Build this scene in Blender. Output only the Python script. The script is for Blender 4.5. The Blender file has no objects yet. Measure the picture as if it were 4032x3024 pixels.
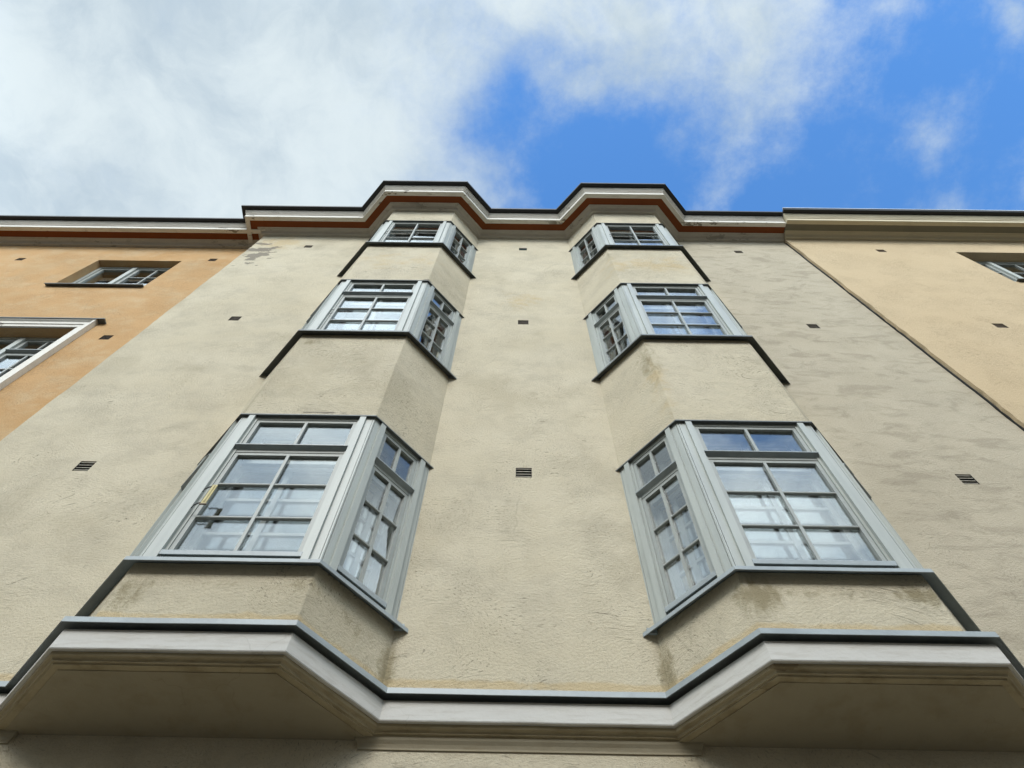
import bpy, bmesh, math, random
from mathutils import Vector, Matrix
random.seed(7)
PI = math.pi
scene = bpy.context.scene
C = scene.collection
GZ = -1.46                                   # street level

# ------------------------------------------------------------------ bay plan
A_, B_, C_, D_ = 0.7546, 1.1563, 2.1756, 0.4453
AO = C_ + (B_ - A_)
XL, XR = -4.4013, 4.4196
ORY, YEY = 0.225, -0.052                     # wall planes of the neighbours
ZS = [3.2416, 6.6258, 9.962]                 # sills
ZH = [4.9624, 8.3466, 11.406]                # heads
ZBOT = 2.508
ZTOP = 12.50

# ------------------------------------------------------------------ node helpers
class NT:
    def __init__(s, tree):
        s.t = tree; s.n = tree.nodes; s.l = tree.links
    def new(s, typ, **kw):
        nd = s.n.new(typ)
        for k, v in kw.items(): setattr(nd, k, v)
        return nd
    def put(s, sock, v):
        if isinstance(v, bpy.types.NodeSocket): s.l.new(v, sock)
        else: sock.default_value = v
    def math(s, op, a, b=0.0, c=None, clamp=False):
        nd = s.new('ShaderNodeMath', operation=op); nd.use_clamp = clamp
        s.put(nd.inputs[0], a); s.put(nd.inputs[1], b)
        if c is not None: s.put(nd.inputs[2], c)
        return nd.outputs[0]
    def sep(s, v):
        nd = s.new('ShaderNodeSeparateXYZ'); s.put(nd.inputs[0], v); return nd.outputs
    def comb(s, x, y, z):
        nd = s.new('ShaderNodeCombineXYZ')
        for i, v in enumerate((x, y, z)): s.put(nd.inputs[i], v)
        return nd.outputs[0]
    def mapping(s, vec, scale=(1, 1, 1), loc=(0, 0, 0), rot=(0, 0, 0)):
        nd = s.new('ShaderNodeMapping'); s.put(nd.inputs[0], vec)
        nd.inputs['Location'].default_value = loc; nd.inputs['Scale'].default_value = scale
        nd.inputs['Rotation'].default_value = rot
        return nd.outputs[0]
    def noise(s, vec, scale, detail=4.0, rough=0.55, dist=0.0):
        nd = s.new('ShaderNodeTexNoise'); s.put(nd.inputs['Vector'], vec)
        nd.inputs['Scale'].default_value = scale; nd.inputs['Detail'].default_value = detail
        nd.inputs['Roughness'].default_value = rough; nd.inputs['Distortion'].default_value = dist
        return nd.outputs[0]
    def ramp(s, v, lo, hi, a=0.0, b=1.0):
        nd = s.new('ShaderNodeMapRange'); nd.interpolation_type = 'SMOOTHSTEP'
        s.put(nd.inputs[0], v)
        for i, q in enumerate((lo, hi, a, b)): nd.inputs[i + 1].default_value = q
        return nd.outputs[0]
    def mix(s, f, a, b, blend='MIX'):
        nd = s.new('ShaderNodeMix'); nd.data_type = 'RGBA'; nd.blend_type = blend
        s.put(nd.inputs[0], f)
        for i, v in ((6, a), (7, b)):
            if isinstance(v, tuple): v = (*v, 1.0) if len(v) == 3 else v
            s.put(nd.inputs[i], v)
        return nd.outputs[2]
    def blob(s, xyz, c, r, amp=1.0):
        acc = None
        for i in range(3):
            if r[i] is None: continue
            q = s.math('DIVIDE', s.math('SUBTRACT', xyz[i], c[i]), r[i])
            q = s.math('MULTIPLY', q, q)
            acc = q if acc is None else s.math('ADD', acc, q)
        e = s.math('EXPONENT', s.math('MULTIPLY', acc, -1.0))
        return e if amp == 1.0 else s.math('MULTIPLY', e, amp)
    def add(s, *v):
        r = v[0]
        for q in v[1:]: r = s.math('ADD', r, q)
        return r

def material(name):
    m = bpy.data.materials.new(name); m.use_nodes = True
    t = NT(m.node_tree); b = t.n['Principled BSDF']
    return m, t, b

def plain(name, col, rough=0.5, metal=0.0, var=0.12, scale=6.0, bump=0.0, spec=0.5, streak=(1, 1, 1)):
    m, t, b = material(name)
    pos = t.new('ShaderNodeNewGeometry').outputs['Position']
    v = t.noise(t.mapping(pos, streak), scale, 5, 0.6)
    f = t.ramp(v, 0.3, 0.7)
    dark = tuple(c * (1 - var) for c in col); light = tuple(min(1, c * (1 + var)) for c in col)
    t.put(b.inputs['Base Color'], t.mix(f, dark, light))
    t.put(b.inputs['Roughness'], t.math('ADD', t.math('MULTIPLY', v, 0.2), rough - 0.1))
    b.inputs['Metallic'].default_value = metal
    b.inputs['Specular IOR Level'].default_value = spec
    if bump:
        bn = t.new('ShaderNodeBump'); bn.inputs['Strength'].default_value = 0.5
        bn.inputs['Distance'].default_value = bump
        t.put(bn.inputs['Height'], t.noise(pos, scale * 9, 4)); t.put(b.inputs['Normal'], bn.outputs[0])
    return m

def plaster(name, base, tint, grey, strokes=1.0, special=None, mott=1.0):
    """Hand trowelled lime plaster: mottled colour, curved float marks, pits and hairline cracks."""
    m, t, b = material(name)
    pos = t.new('ShaderNodeNewGeometry').outputs['Position']
    xyz = t.sep(pos)
    wob = t.new('ShaderNodeTexNoise'); t.put(wob.inputs['Vector'], pos); wob.inputs['Scale'].default_value = 2.2
    wob.inputs['Detail'].default_value = 2
    vm = t.new('ShaderNodeVectorMath', operation='MULTIPLY_ADD')
    t.put(vm.inputs[0], wob.outputs['Color']); vm.inputs[1].default_value = (0.16, 0.16, 0.16); t.put(vm.inputs[2], pos)
    wp = vm.outputs[0]
    big = t.noise(t.mapping(wp, (0.7, 0.7, 1.0)), 1.1, 5, 0.6)
    mid = t.noise(t.mapping(wp, (1.0, 1.0, 1.15)), 2.6, 7, 0.66)
    ang = t.new('ShaderNodeVectorRotate', rotation_type='Y_AXIS'); t.put(ang.inputs['Vector'], pos)
    t.put(ang.inputs['Angle'], t.math('MULTIPLY', t.math('SUBTRACT', t.noise(pos, 0.9, 1), 0.5), 3.2))
    arcs = t.noise(t.mapping(ang.outputs[0], (1.6, 1.6, 3.0)), 2.6, 7, 0.66, 0.15)
    strk = t.noise(t.mapping(ang.outputs[0], (1.0, 1.0, 2.6)), 17.0, 5, 0.68, 0.1)
    fine = t.noise(t.mapping(pos, (1, 1, 1.3)), 48.0, 5, 0.68)
    col = t.mix(t.ramp(big, 0.30, 0.72), base, tint)
    col = t.mix(t.math('MULTIPLY', t.ramp(mid, 0.42, 0.72), 0.75 * mott), col, grey)
    col = t.mix(t.math('MULTIPLY', t.ramp(arcs, 0.54, 0.74), 0.22 * strokes), col, tuple(c * 0.72 for c in grey))
    col = t.mix(t.math('MULTIPLY', t.ramp(arcs, 0.40, 0.28), 0.22 * strokes), col, tuple(min(1, c * 1.16) for c in base))
    # pits where the float dragged a grain
    pit = t.noise(t.mapping(ang.outputs[0], (1, 1, 2.6)), 24.0, 4, 0.65, 0.2)
    gate = t.ramp(t.noise(pos, 1.7, 3), 0.40, 0.62)
    pitm = t.math('MULTIPLY', t.ramp(pit, 0.565, 0.67), gate)
    col = t.mix(t.math('MULTIPLY', pitm, 0.85), col, tuple(c * 0.42 for c in grey))
    # hairline cracks
    vo = t.new('ShaderNodeTexVoronoi', feature='DISTANCE_TO_EDGE'); t.put(vo.inputs['Vector'], wp)
    vo.inputs['Scale'].default_value = 0.9
    ck = t.math('MULTIPLY', t.ramp(vo.outputs['Distance'], 0.006, 0.001), t.ramp(t.noise(pos, 0.8, 2), 0.54, 0.62))
    col = t.mix(t.math('MULTIPLY', ck, 0.16), col, tuple(c * 0.4 for c in grey))
    gr = t.noise(pos, 95.0, 3, 0.7)
    col = t.mix(t.math('MULTIPLY', t.ramp(gr, 0.5, 0.68), 0.22), col, tuple(c * 0.55 for c in grey))
    dirt = t.noise(t.mapping(wp, (1.3, 1.3, 1.0)), 0.55, 7, 0.68)
    col = t.mix(t.math('MULTIPLY', t.ramp(dirt, 0.49, 0.64), 0.34 * mott), col, tuple(c * q for c, q in zip(grey, (0.80, 0.78, 0.72))))
    if special: col = special(t, xyz, pos, col, mid, arcs)
    t.put(b.inputs['Base Color'], col)
    b.inputs['Roughness'].default_value = 0.92; b.inputs['Specular IOR Level'].default_value = 0.15
    h = t.add(t.math('MULTIPLY', arcs, 0.28 * strokes), t.math('MULTIPLY', strk, 0.22 * strokes), t.math('MULTIPLY', fine, 0.80), t.math('MULTIPLY', pitm, -0.5),
              t.math('MULTIPLY', big, 1.2))
    bn = t.new('ShaderNodeBump'); bn.inputs['Strength'].default_value = 0.6; bn.inputs['Distance'].default_value = 0.02
    t.put(bn.inputs['Height'], h); t.put(b.inputs['Normal'], bn.outputs[0])
    return m

def wp_(t, pos):
    n = t.new('ShaderNodeTexNoise'); t.put(n.inputs['Vector'], pos); n.inputs['Scale'].default_value = 9; n.inputs['Detail'].default_value = 3
    v = t.new('ShaderNodeVectorMath', operation='MULTIPLY_ADD'); t.put(v.inputs[0], n.outputs['Color']); v.inputs[1].default_value = (0.12,) * 3; t.put(v.inputs[2], pos)
    return v.outputs[0]

def cream_special(t, xyz, pos, col, mid, arcs):
    # the repaired right-hand strip is a greyer, browner coat
    right = t.math('MULTIPLY', t.ramp(xyz[0], 2.35, 2.75), t.ramp(xyz[1], -0.03, -0.005))
    col = t.mix(t.math('MULTIPLY', right, 0.6), col, (0.44, 0.385, 0.295))
    sw = t.noise(t.mapping(pos, (1.2, 1, 2.4), rot=(0, -0.5, 0)), 2.2, 6, 0.64, 0.9)
    col = t.mix(t.math('MULTIPLY', t.math('MULTIPLY', right, t.ramp(sw, 0.47, 0.66)), 0.55), col, (0.315, 0.27, 0.20))
    # ochre old coat: round the bays above the middle windows and along the string course
    n1 = t.noise(pos, 5.0, 5, 0.7)
    oc = t.add(t.blob(xyz, (0, 0, 2.845), (None, None, 0.040), 1.05), t.blob(xyz, (-1.7, -0.45, 9.2), (1.2, 0.3, 0.5), 0.62),
               t.blob(xyz, (1.7, -0.45, 9.2), (1.2, 0.3, 0.5), 0.75), t.blob(xyz, (0.0, 0, 9.0), (0.35, 0.2, 0.5), 0.7),
               t.blob(xyz, (-4.0, 0, 11.7), (0.5, 0.2, 0.5), 0.95), t.blob(xyz, (1.15, -0.45, 5.7), (0.12, 0.2, 0.7), 0.8))
    om = t.ramp(t.math('ADD', oc, t.math('MULTIPLY', t.math('SUBTRACT', n1, 0.5), 1.9)), 0.35, 1.05)
    col = t.mix(t.math('MULTIPLY', om, 0.62), col, (0.53, 0.40, 0.215))
    # rain stains from sill ends and arrises; darker bands below sills, in inner corners
    st = t.add(t.blob(xyz, (1.22, -0.45, 3.05), (0.13, 0.2, 0.20), 0.95), t.blob(xyz, (2.1, -0.45, 3.08), (0.12, 0.2, 0.09), 0.9),
               t.blob(xyz, (-2.1, -0.45, 3.0), (0.12, 0.2, 0.16), 0.8), t.blob(xyz, (-1.2, -0.45, 3.1), (0.12, 0.2, 0.1), 0.5),
               t.blob(xyz, (-0.75, 0, 2.95), (0.05, 0.2, 0.25), 1.0), t.blob(xyz, (0.76, 0, 2.95), (0.05, 0.2, 0.28), 1.0), t.blob(xyz, (1.6, -0.45, 3.09), (0.5, 0.2, 0.06), 0.5), t.blob(xyz, (-1.7, -0.45, 3.09), (0.4, 0.2, 0.05), 0.45), t.blob(xyz, (-0.95, -0.22, 3.05), (0.2, 0.25, 0.10), 0.5),
               t.blob(xyz, (1.12, -0.42, 6.1), (0.16, 0.12, 0.5), 0.8), t.blob(xyz, (-2.05, -0.45, 6.45), (0.16, 0.2, 0.12), 0.6),
               t.blob(xyz, (1.6, -0.45, 6.5), (0.5, 0.2, 0.08), 0.4), t.blob(xyz, (1.15, -0.43, 9.6), (0.1, 0.1, 0.4), 0.55))
    run = t.noise(t.mapping(wp_(t, pos), (2.6, 2.6, 0.75)), 6.0, 8, 0.70)
    sm = t.ramp(t.math('ADD', st, t.math('MULTIPLY', t.math('SUBTRACT', run, 0.5), 2.2)), 0.30, 1.15)
    sm = t.math('MULTIPLY', sm, t.ramp(st, 0.04, 0.5))
    col = t.mix(t.math('MULTIPLY', sm, 0.78), col, (0.225, 0.185, 0.10))
    # flaked patches of bare grey render: top left corner, over the first left bay head
    pz = t.mapping(pos, (1.5, 1.5, 2.6))
    fl = t.add(t.blob(xyz, (-4.15, 0, 11.15), (0.42, 0.2, 0.95), 1.15), t.blob(xyz, (-1.52, -0.45, 5.030), (0.24, 0.1, 0.026), 1.6),
               t.blob(xyz, (-1.17, -0.44, 8.42), (0.07, 0.1, 0.07), 1.3))
    fm = t.ramp(t.math('ADD', fl, t.math('MULTIPLY', t.math('SUBTRACT', t.noise(pz, 2.2, 5, 0.55), 0.5), 3.2)), 0.92, 1.0)
    fm = t.math('MULTIPLY', fm, t.ramp(fl, 0.10, 0.25))
    return t.mix(t.math('MULTIPLY', fm, 0.8), col, (0.19, 0.165, 0.135))

def painted(name, col, dirt, amt=0.5, peel=None, peel_amt=0.0, rough=0.75):
    """Lime painted mouldings, dirty in streaks, with flaked patches."""
    m, t, b = material(name)
    pos = t.new('ShaderNodeNewGeometry').outputs['Position']; xyz = t.sep(pos)
    n = t.noise(t.mapping(pos, (1.2, 1.2, 9.0)), 5.0, 6, 0.65)
    c = t.mix(t.math('MULTIPLY', t.ramp(n, 0.45, 0.72), amt), col, dirt)
    n3 = t.noise(pos, 1.4, 4, 0.6)
    c = t.mix(t.math('MULTIPLY', t.ramp(n3, 0.4, 0.7), 0.25), c, tuple(q * 0.78 for q in col))
    if peel:
        g = t.ramp(t.noise(t.mapping(pos, (1, 1, 0.3)), 0.75, 1), 0.54, 0.62)
        p = t.ramp(t.noise(t.mapping(pos, (1, 2.2, 2.2)), 4.2, 5, 0.62), 0.585, 0.605)
        c = t.mix(t.math('MULTIPLY', t.math('MULTIPLY', g, p), peel_amt), c, peel)
    vo = t.new('ShaderNodeTexVoronoi', feature='DISTANCE_TO_EDGE')
    wv = t.new('ShaderNodeVectorMath', operation='MULTIPLY_ADD')
    nn = t.new('ShaderNodeTexNoise'); t.put(nn.inputs['Vector'], pos); nn.inputs['Scale'].default_value = 7
    t.put(wv.inputs[0], nn.outputs['Color']); wv.inputs[1].default_value = (0.15,) * 3; t.put(wv.inputs[2], pos)
    t.put(vo.inputs['Vector'], wv.outputs[0]); vo.inputs['Scale'].default_value = 2.2
    ck = t.math('MULTIPLY', t.ramp(vo.outputs['Distance'], 0.007, 0.002), t.ramp(t.noise(pos, 1.3, 2), 0.5, 0.6))
    c = t.mix(t.math('MULTIPLY', ck, 0.14), c, tuple(q * 0.4 for q in dirt))
    t.put(b.inputs['Base Color'], c); b.inputs['Roughness'].default_value = rough
    b.inputs['Specular IOR Level'].default_value = 0.25
    bn = t.new('ShaderNodeBump'); bn.inputs['Strength'].default_value = 0.5; bn.inputs['Distance'].default_value = 0.006
    t.put(bn.inputs['Height'], t.add(t.noise(pos, 22, 5), t.noise(pos, 4, 2))); t.put(b.inputs['Normal'], bn.outputs[0])
    return m

def glass():
    m = bpy.data.materials.new('window_glass'); m.use_nodes = True
    t = NT(m.node_tree); t.n.clear()
    out = t.new('ShaderNodeOutputMaterial'); mx = t.new('ShaderNodeMixShader')
    tr = t.new('ShaderNodeBsdfTransparent'); tr.inputs[0].default_value = (0.90, 0.91, 0.90, 1)
    gl = t.new('ShaderNodeBsdfGlossy'); gl.inputs['Roughness'].default_value = 0.012
    gl.inputs['Color'].default_value = (0.97, 0.99, 1.0, 1)
    lw = t.new('ShaderNodeLayerWeight'); lw.inputs[0].default_value = 0.5
    f = t.math('POWER', lw.outputs['Facing'], 4.2)
    f = t.math('ADD', t.math('MULTIPLY', f, 1.05), 0.065, clamp=True)
    pos = t.new('ShaderNodeNewGeometry').outputs['Position']
    bn = t.new('ShaderNodeBump'); bn.inputs['Strength'].default_value = 0.04; bn.inputs['Distance'].default_value = 0.015
    t.put(bn.inputs['Height'], t.noise(pos, 3.0, 1)); t.put(gl.inputs['Normal'], bn.outputs[0])
    t.l.new(f, mx.inputs[0]); t.l.new(tr.outputs[0], mx.inputs[1]); t.l.new(gl.outputs[0], mx.inputs[2])
    t.l.new(mx.outputs[0], out.inputs[0])
    return m

M = {}
M['cream'] = plaster('cream_plaster', (0.610, 0.545, 0.412), (0.570, 0.502, 0.366), (0.475, 0.422, 0.316), 1.0, cream_special)
M['orange'] = plaster('orange_plaster', (0.560, 0.352, 0.172), (0.510, 0.308, 0.138), (0.565, 0.405, 0.235), 0.5, None, 1.2)
M['yellow'] = plaster('yellow_plaster', (0.580, 0.455, 0.292), (0.565, 0.438, 0.276), (0.550, 0.428, 0.270), 0.10, None, 0.22)
M['white'] = painted('white_painted_stucco', (0.60, 0.585, 0.545), (0.33, 0.29, 0.22), 0.35)
M['cornice'] = painted('cornice_paint', (0.56, 0.52, 0.45), (0.36, 0.32, 0.25), 0.35, (0.17, 0.145, 0.11), 0.45)
M['cornice_white'] = painted('cornice_white_paint', (0.74, 0.71, 0.64), (0.42, 0.38, 0.31), 0.3, (0.15, 0.125, 0.09), 0.8)
M['cornice_yellow'] = painted('cornice_cream_paint', (0.60, 0.53, 0.38), (0.50, 0.43, 0.30), 0.3)
M['soffit'] = painted('shade_brown_soffit_paint', (0.34, 0.295, 0.205), (0.22, 0.17, 0.09), 0.35)  # darker brown paints the underside shade into bay soffits and bed mould
M['rust'] = painted('rust_red_paint', (0.205, 0.055, 0.013), (0.17, 0.045, 0.012), 0.4)
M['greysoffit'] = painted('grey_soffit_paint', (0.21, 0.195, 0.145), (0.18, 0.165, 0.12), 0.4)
M['mould'] = painted('ochre_dirty_moulding', (0.40, 0.335, 0.215), (0.16, 0.115, 0.05), 0.5, (0.13, 0.08, 0.03), 0.5)
M['metal'] = plain('blue_grey_painted_metal', (0.385, 0.405, 0.372), 0.42, 0.0, 0.09, 3.0, 0.0, 0.5, (3, 3, 0.4))
M['sash'] = plain('warm_grey_sash_paint', (0.31, 0.325, 0.30), 0.45, 0.0, 0.09, 7.0)
M['flash'] = plain('grey_sheet_metal', (0.30, 0.335, 0.342), 0.42, 0.0, 0.16, 4.0, 0.003)
M['darkflash'] = plain('dark_green_grey_sheet', (0.115, 0.125, 0.12), 0.42, 0.0, 0.2, 4.0, 0.003)
M['black'] = plain('black_gutter_sheet', (0.008, 0.009, 0.010), 0.55, 0.0, 0.2, 5.0)
M['zinc'] = plain('pale_zinc_sheet', (0.55, 0.58, 0.60), 0.4, 0.3, 0.1, 5.0)
M['liner'] = plain('white_window_lining', (0.40, 0.41, 0.39), 0.5, 0.0, 0.08, 5.0)
M['inner'] = plain('inner_sash_paint', (0.27, 0.285, 0.28), 0.45, 0.0, 0.06, 5.0)
M['room'] = plain('room_paint', (0.30, 0.29, 0.27), 0.85, 0.0, 0.05, 1.0)
M['dark'] = plain('dark_cavity', (0.012, 0.011, 0.010), 0.9)
M['slat'] = plain('vent_slat_rust', (0.30, 0.25, 0.19), 0.6, 0.0, 0.3, 20.0)
M['slat_teal'] = plain('vent_slat_teal', (0.08, 0.13, 0.14), 0.6, 0.0, 0.3, 20.0)
M['slat_brown'] = plain('vent_slat_brown', (0.19, 0.13, 0.075), 0.6, 0.0, 0.25, 20.0)
M['slat_light'] = plain('vent_slat_cream', (0.55, 0.50, 0.40), 0.6, 0.0, 0.2, 20.0)
M['curtain'] = plain('beige_curtain_cloth', (0.44, 0.38, 0.26), 0.9, 0.0, 0.12, 9.0)
M['thermo'] = plain('yellowed_plastic', (0.52, 0.44, 0.20), 0.6, 0.0, 0.12, 12.0)
M['thermo_edge'] = plain('brown_aged_plastic', (0.16, 0.10, 0.04), 0.5)
M['wire'] = plain('black_wire', (0.02, 0.018, 0.016), 0.4)
M['roof'] = plain('roof_sheet', (0.06, 0.06, 0.065), 0.5)
M['asphalt'] = plain('asphalt', (0.062, 0.057, 0.050), 0.9, 0.0, 0.3, 3.0, 0.004)
M['paving'] = plain('pavement_concrete', (0.15, 0.132, 0.105), 0.9, 0.0, 0.25, 2.0, 0.003)
M['kerb'] = plain('granite_kerb', (0.26, 0.25, 0.24), 0.8, 0.0, 0.25, 8.0, 0.003)
M['glass'] = glass()
M['oppo'] = plain('warm_bounce_plaster', (0.44, 0.36, 0.24), 0.9, 0.0, 0.12, 1.0, 0.003)  # added house opposite: warm colour chosen to tint the bounced light

# ------------------------------------------------------------------ object helpers
def thing(name, label, cat, loc, group=None):
    o = bpy.data.objects.new(name, None); C.objects.link(o); o.location = loc
    o.empty_display_size = 0.3
    o['label'] = label; o['category'] = cat
    if group: o['group'] = group
    return o

class MB:
    def __init__(s): s.bm = bmesh.new()
    def face(s, pts):
        return s.bm.faces.new([s.bm.verts.new(p) for p in pts])
    def hexa(s, p):                     # 8 points: bottom ring then top ring
        v = [s.bm.verts.new(q) for q in p]
        for f in ((0, 3, 2, 1), (4, 5, 6, 7), (0, 1, 5, 4), (1, 2, 6, 5), (2, 3, 7, 6), (3, 0, 4, 7)):
            s.bm.faces.new([v[i] for i in f])
    def box(s, x0, x1, y0, y1, z0, z1):
        s.hexa([(x0, y0, z0), (x1, y0, z0), (x1, y1, z0), (x0, y1, z0), (x0, y0, z1), (x1, y0, z1), (x1, y1, z1), (x0, y1, z1)])
    def boxw(s, u0, u1, w0, w1, z0, z1):          # face frame: u along, w outward (= -y)
        s.box(u0, u1, -w1, -w0, z0, z1)
    def prism_u(s, u0, u1, prof):                  # (w,z) profile extruded along u
        a = [s.bm.verts.new((u0, -w, z)) for w, z in prof]; b = [s.bm.verts.new((u1, -w, z)) for w, z in prof]
        n = len(prof)
        for i in range(n): s.bm.faces.new((a[i], a[(i + 1) % n], b[(i + 1) % n], b[i]))
        s.bm.faces.new(a); s.bm.faces.new(b[::-1])
    def prism(s, poly, z0, z1, nz=1):
        rings = [[s.bm.verts.new((x, y, z0 + (z1 - z0) * k / nz)) for x, y in poly] for k in range(nz + 1)]
        n = len(poly)
        for k in range(nz):
            for i in range(n): s.bm.faces.new((rings[k][i], rings[k][(i + 1) % n], rings[k + 1][(i + 1) % n], rings[k + 1][i]))
        s.bm.faces.new(rings[0][::-1]); s.bm.faces.new(rings[-1])
    def sweep(s, path, prof, step=None, jit=0.0):
        """prof: closed list of (offset outward, z); path: plan points, outward is on the right-hand side (-y for +x)."""
        if step:
            q = [path[0]]
            for p0, p1 in zip(path, path[1:]):
                L = math.dist(p0, p1); k = max(1, int(L / step))
                q += [(p0[0] + (p1[0] - p0[0]) * i / k, p0[1] + (p1[1] - p0[1]) * i / k) for i in range(1, k + 1)]
            path = q
        n = len(path); rings = []
        for i, p in enumerate(path):
            ds = []
            if i > 0: ds.append((Vector(p) - Vector(path[i - 1])).normalized())
            if i < n - 1: ds.append((Vector(path[i + 1]) - Vector(p)).normalized())
            ns = [Vector((d.y, -d.x)) for d in ds]
            m = sum(ns, Vector((0, 0)))
            m = m / (m.length_squared) * 2 if len(ns) == 2 else ns[0]
            if len(ns) == 2: m = (ns[0] + ns[1]) / (1 + ns[0].dot(ns[1]))
            j = random.uniform(-jit, jit)
            rings.append([s.bm.verts.new((p[0] + m.x * e, p[1] + m.y * e, z + j)) for e, z in prof])
        k = len(prof)
        for a, b in zip(rings, rings[1:]):
            for i in range(k): s.bm.faces.new((a[i], a[(i + 1) % k], b[(i + 1) % k], b[i]))
        s.bm.faces.new(rings[0]); s.bm.faces.new(rings[-1][::-1])
    def tube(s, pts, r, seg=6):
        rings = []
        for i, p in enumerate(pts):
            d = (Vector(pts[min(i + 1, len(pts) - 1)]) - Vector(pts[max(i - 1, 0)])).normalized()
            u = d.orthogonal().normalized(); v = d.cross(u)
            rings.append([s.bm.verts.new(Vector(p) + (u * math.cos(2 * PI * k / seg) + v * math.sin(2 * PI * k / seg)) * r) for k in range(seg)])
        for a, b in zip(rings, rings[1:]):
            for i in range(seg): s.bm.faces.new((a[i], a[(i + 1) % seg], b[(i + 1) % seg], b[i]))
        s.bm.faces.new(rings[0]); s.bm.faces.new(rings[-1])
    def build(s, name, mat, parent=None, world=True, bevel=0.0, smooth=False):
        bmesh.ops.recalc_face_normals(s.bm, faces=s.bm.faces)
        if bevel:
            ed = [e for e in s.bm.edges if len(e.link_faces) == 2 and e.calc_face_angle(0) > 0.4]
            bmesh.ops.bevel(s.bm, geom=ed, offset=bevel, segments=2, affect='EDGES', profile=0.6, clamp_overlap=True)
        me = bpy.data.meshes.new(name); s.bm.to_mesh(me); s.bm.free()
        me.materials.append(M[mat] if isinstance(mat, str) else mat)
        if smooth:
            for p in me.polygons: p.use_smooth = True
        o = bpy.data.objects.new(name, me); C.objects.link(o)
        if parent is not None:
            o.parent = parent
            if world:
                loc = Vector((0, 0, 0)); q = parent
                while q is not None: loc += q.location; q = q.parent
                o.location = -loc
        return o

def wall_mesh(mb, x0, x1, z0, z1, y0, y1, holes, jit=0.0, side=0, zstep=None):
    """One closed wall slab with rectangular openings, as a grid; jit wavers the plaster edge on one side."""
    xs = {x0, x1}; zs = {z0, z1}
    for h in holes: xs |= {h[0], h[1]}; zs |= {h[2], h[3]}
    if zstep:
        k = int((z1 - z0) / zstep); zs |= {z0 + (z1 - z0) * i / k for i in range(k + 1)}
    xs = sorted(round(v, 5) for v in xs); zs = sorted(round(v, 5) for v in zs)
    V = {}
    def v(i, k, b):
        if (i, k, b) not in V:
            x = xs[i]
            if jit and ((side in (-1, 2) and i == 0) or (side in (1, 2) and i == len(xs) - 1)):
                r = random.Random(k * 31 + 5); x += jit * (r.random() - 0.5) * 2 + jit * math.sin(zs[k] * 5.1)
            V[i, k, b] = mb.bm.verts.new((x, y1 if b else y0, zs[k]))
        return V[i, k, b]
    nx, nz = len(xs) - 1, len(zs) - 1
    def solid(i, k):
        if i < 0 or k < 0 or i >= nx or k >= nz: return False
        cx, cz = (xs[i] + xs[i + 1]) / 2, (zs[k] + zs[k + 1]) / 2
        return not any(h[0] < cx < h[1] and h[2] < cz < h[3] for h in holes)
    for i in range(nx):
        for k in range(nz):
            if not solid(i, k): continue
            mb.bm.faces.new((v(i, k, 0), v(i + 1, k, 0), v(i + 1, k + 1, 0), v(i, k + 1, 0)))
            mb.bm.faces.new((v(i, k, 1), v(i, k + 1, 1), v(i + 1, k + 1, 1), v(i + 1, k, 1)))
            if not solid(i - 1, k): mb.bm.faces.new((v(i, k, 0), v(i, k + 1, 0), v(i, k + 1, 1), v(i, k, 1)))
            if not solid(i + 1, k): mb.bm.faces.new((v(i + 1, k, 0), v(i + 1, k, 1), v(i + 1, k + 1, 1), v(i + 1, k + 1, 0)))
            if not solid(i, k - 1): mb.bm.faces.new((v(i, k, 0), v(i, k, 1), v(i + 1, k, 1), v(i + 1, k, 0)))
            if not solid(i, k + 1): mb.bm.faces.new((v(i, k + 1, 0), v(i + 1, k + 1, 0), v(i + 1, k + 1, 1), v(i, k + 1, 1)))

def dup(o, parent):
    c = o.copy(); C.objects.link(c); c.parent = parent
    for ch in list(o.children):
        d = ch.copy(); C.objects.link(d); d.parent = c
    return c

# ------------------------------------------------------------------ top cornice profiles
COVE = [(-0.04, 12.13), (0.040, 12.13), (0.046, 12.132), (0.048, 12.146), (0.054, 12.156), (0.062, 12.172), (0.074, 12.186), (0.092, 12.197),
        (0.112, 12.203), (0.118, 12.212), (0.135, 12.214), (0.135, 12.30), (-0.04, 12.30)]
RUST = [(0.10, 12.220), (0.254, 12.216), (0.254, 12.30), (0.10, 12.30)]
FASC = [(0.248, 12.196), (0.316, 12.190), (0.320, 12.196), (0.323, 12.285), (0.248, 12.285)]
MOUL = [(0.25, 12.286), (0.333, 12.290), (0.336, 12.322), (0.345, 12.327), (0.347, 12.352), (0.356, 12.360), (0.359, 12.386), (0.369, 12.396),
        (0.373, 12.430), (0.25, 12.436)]
GUTT = [(0.20, 12.440), (0.436, 12.446), (0.443, 12.438), (0.446, 12.484), (0.20, 12.51)]
def cornice(parent, path, soffit, cov, fas, cap=None):
    for nm, prof, mat in (('cornice_cove', COVE, cov), ('cornice_soffit', RUST, soffit), ('cornice_fascia', FASC, fas), ('cornice_moulding', MOUL, cov)):
        b = MB(); b.sweep(path, prof, 0.35, 0.0012); b.build(nm, mat, parent)
    b = MB(); b.sweep(path, GUTT, 0.6, 0.002); g = b.build('gutter', 'black', parent)
    if cap:
        b = MB(); b.sweep(path, [(0.425, 12.499), (0.456, 12.490), (0.458, 12.514), (0.425, 12.519)]); b.build('gutter_cap', cap, parent)

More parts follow.
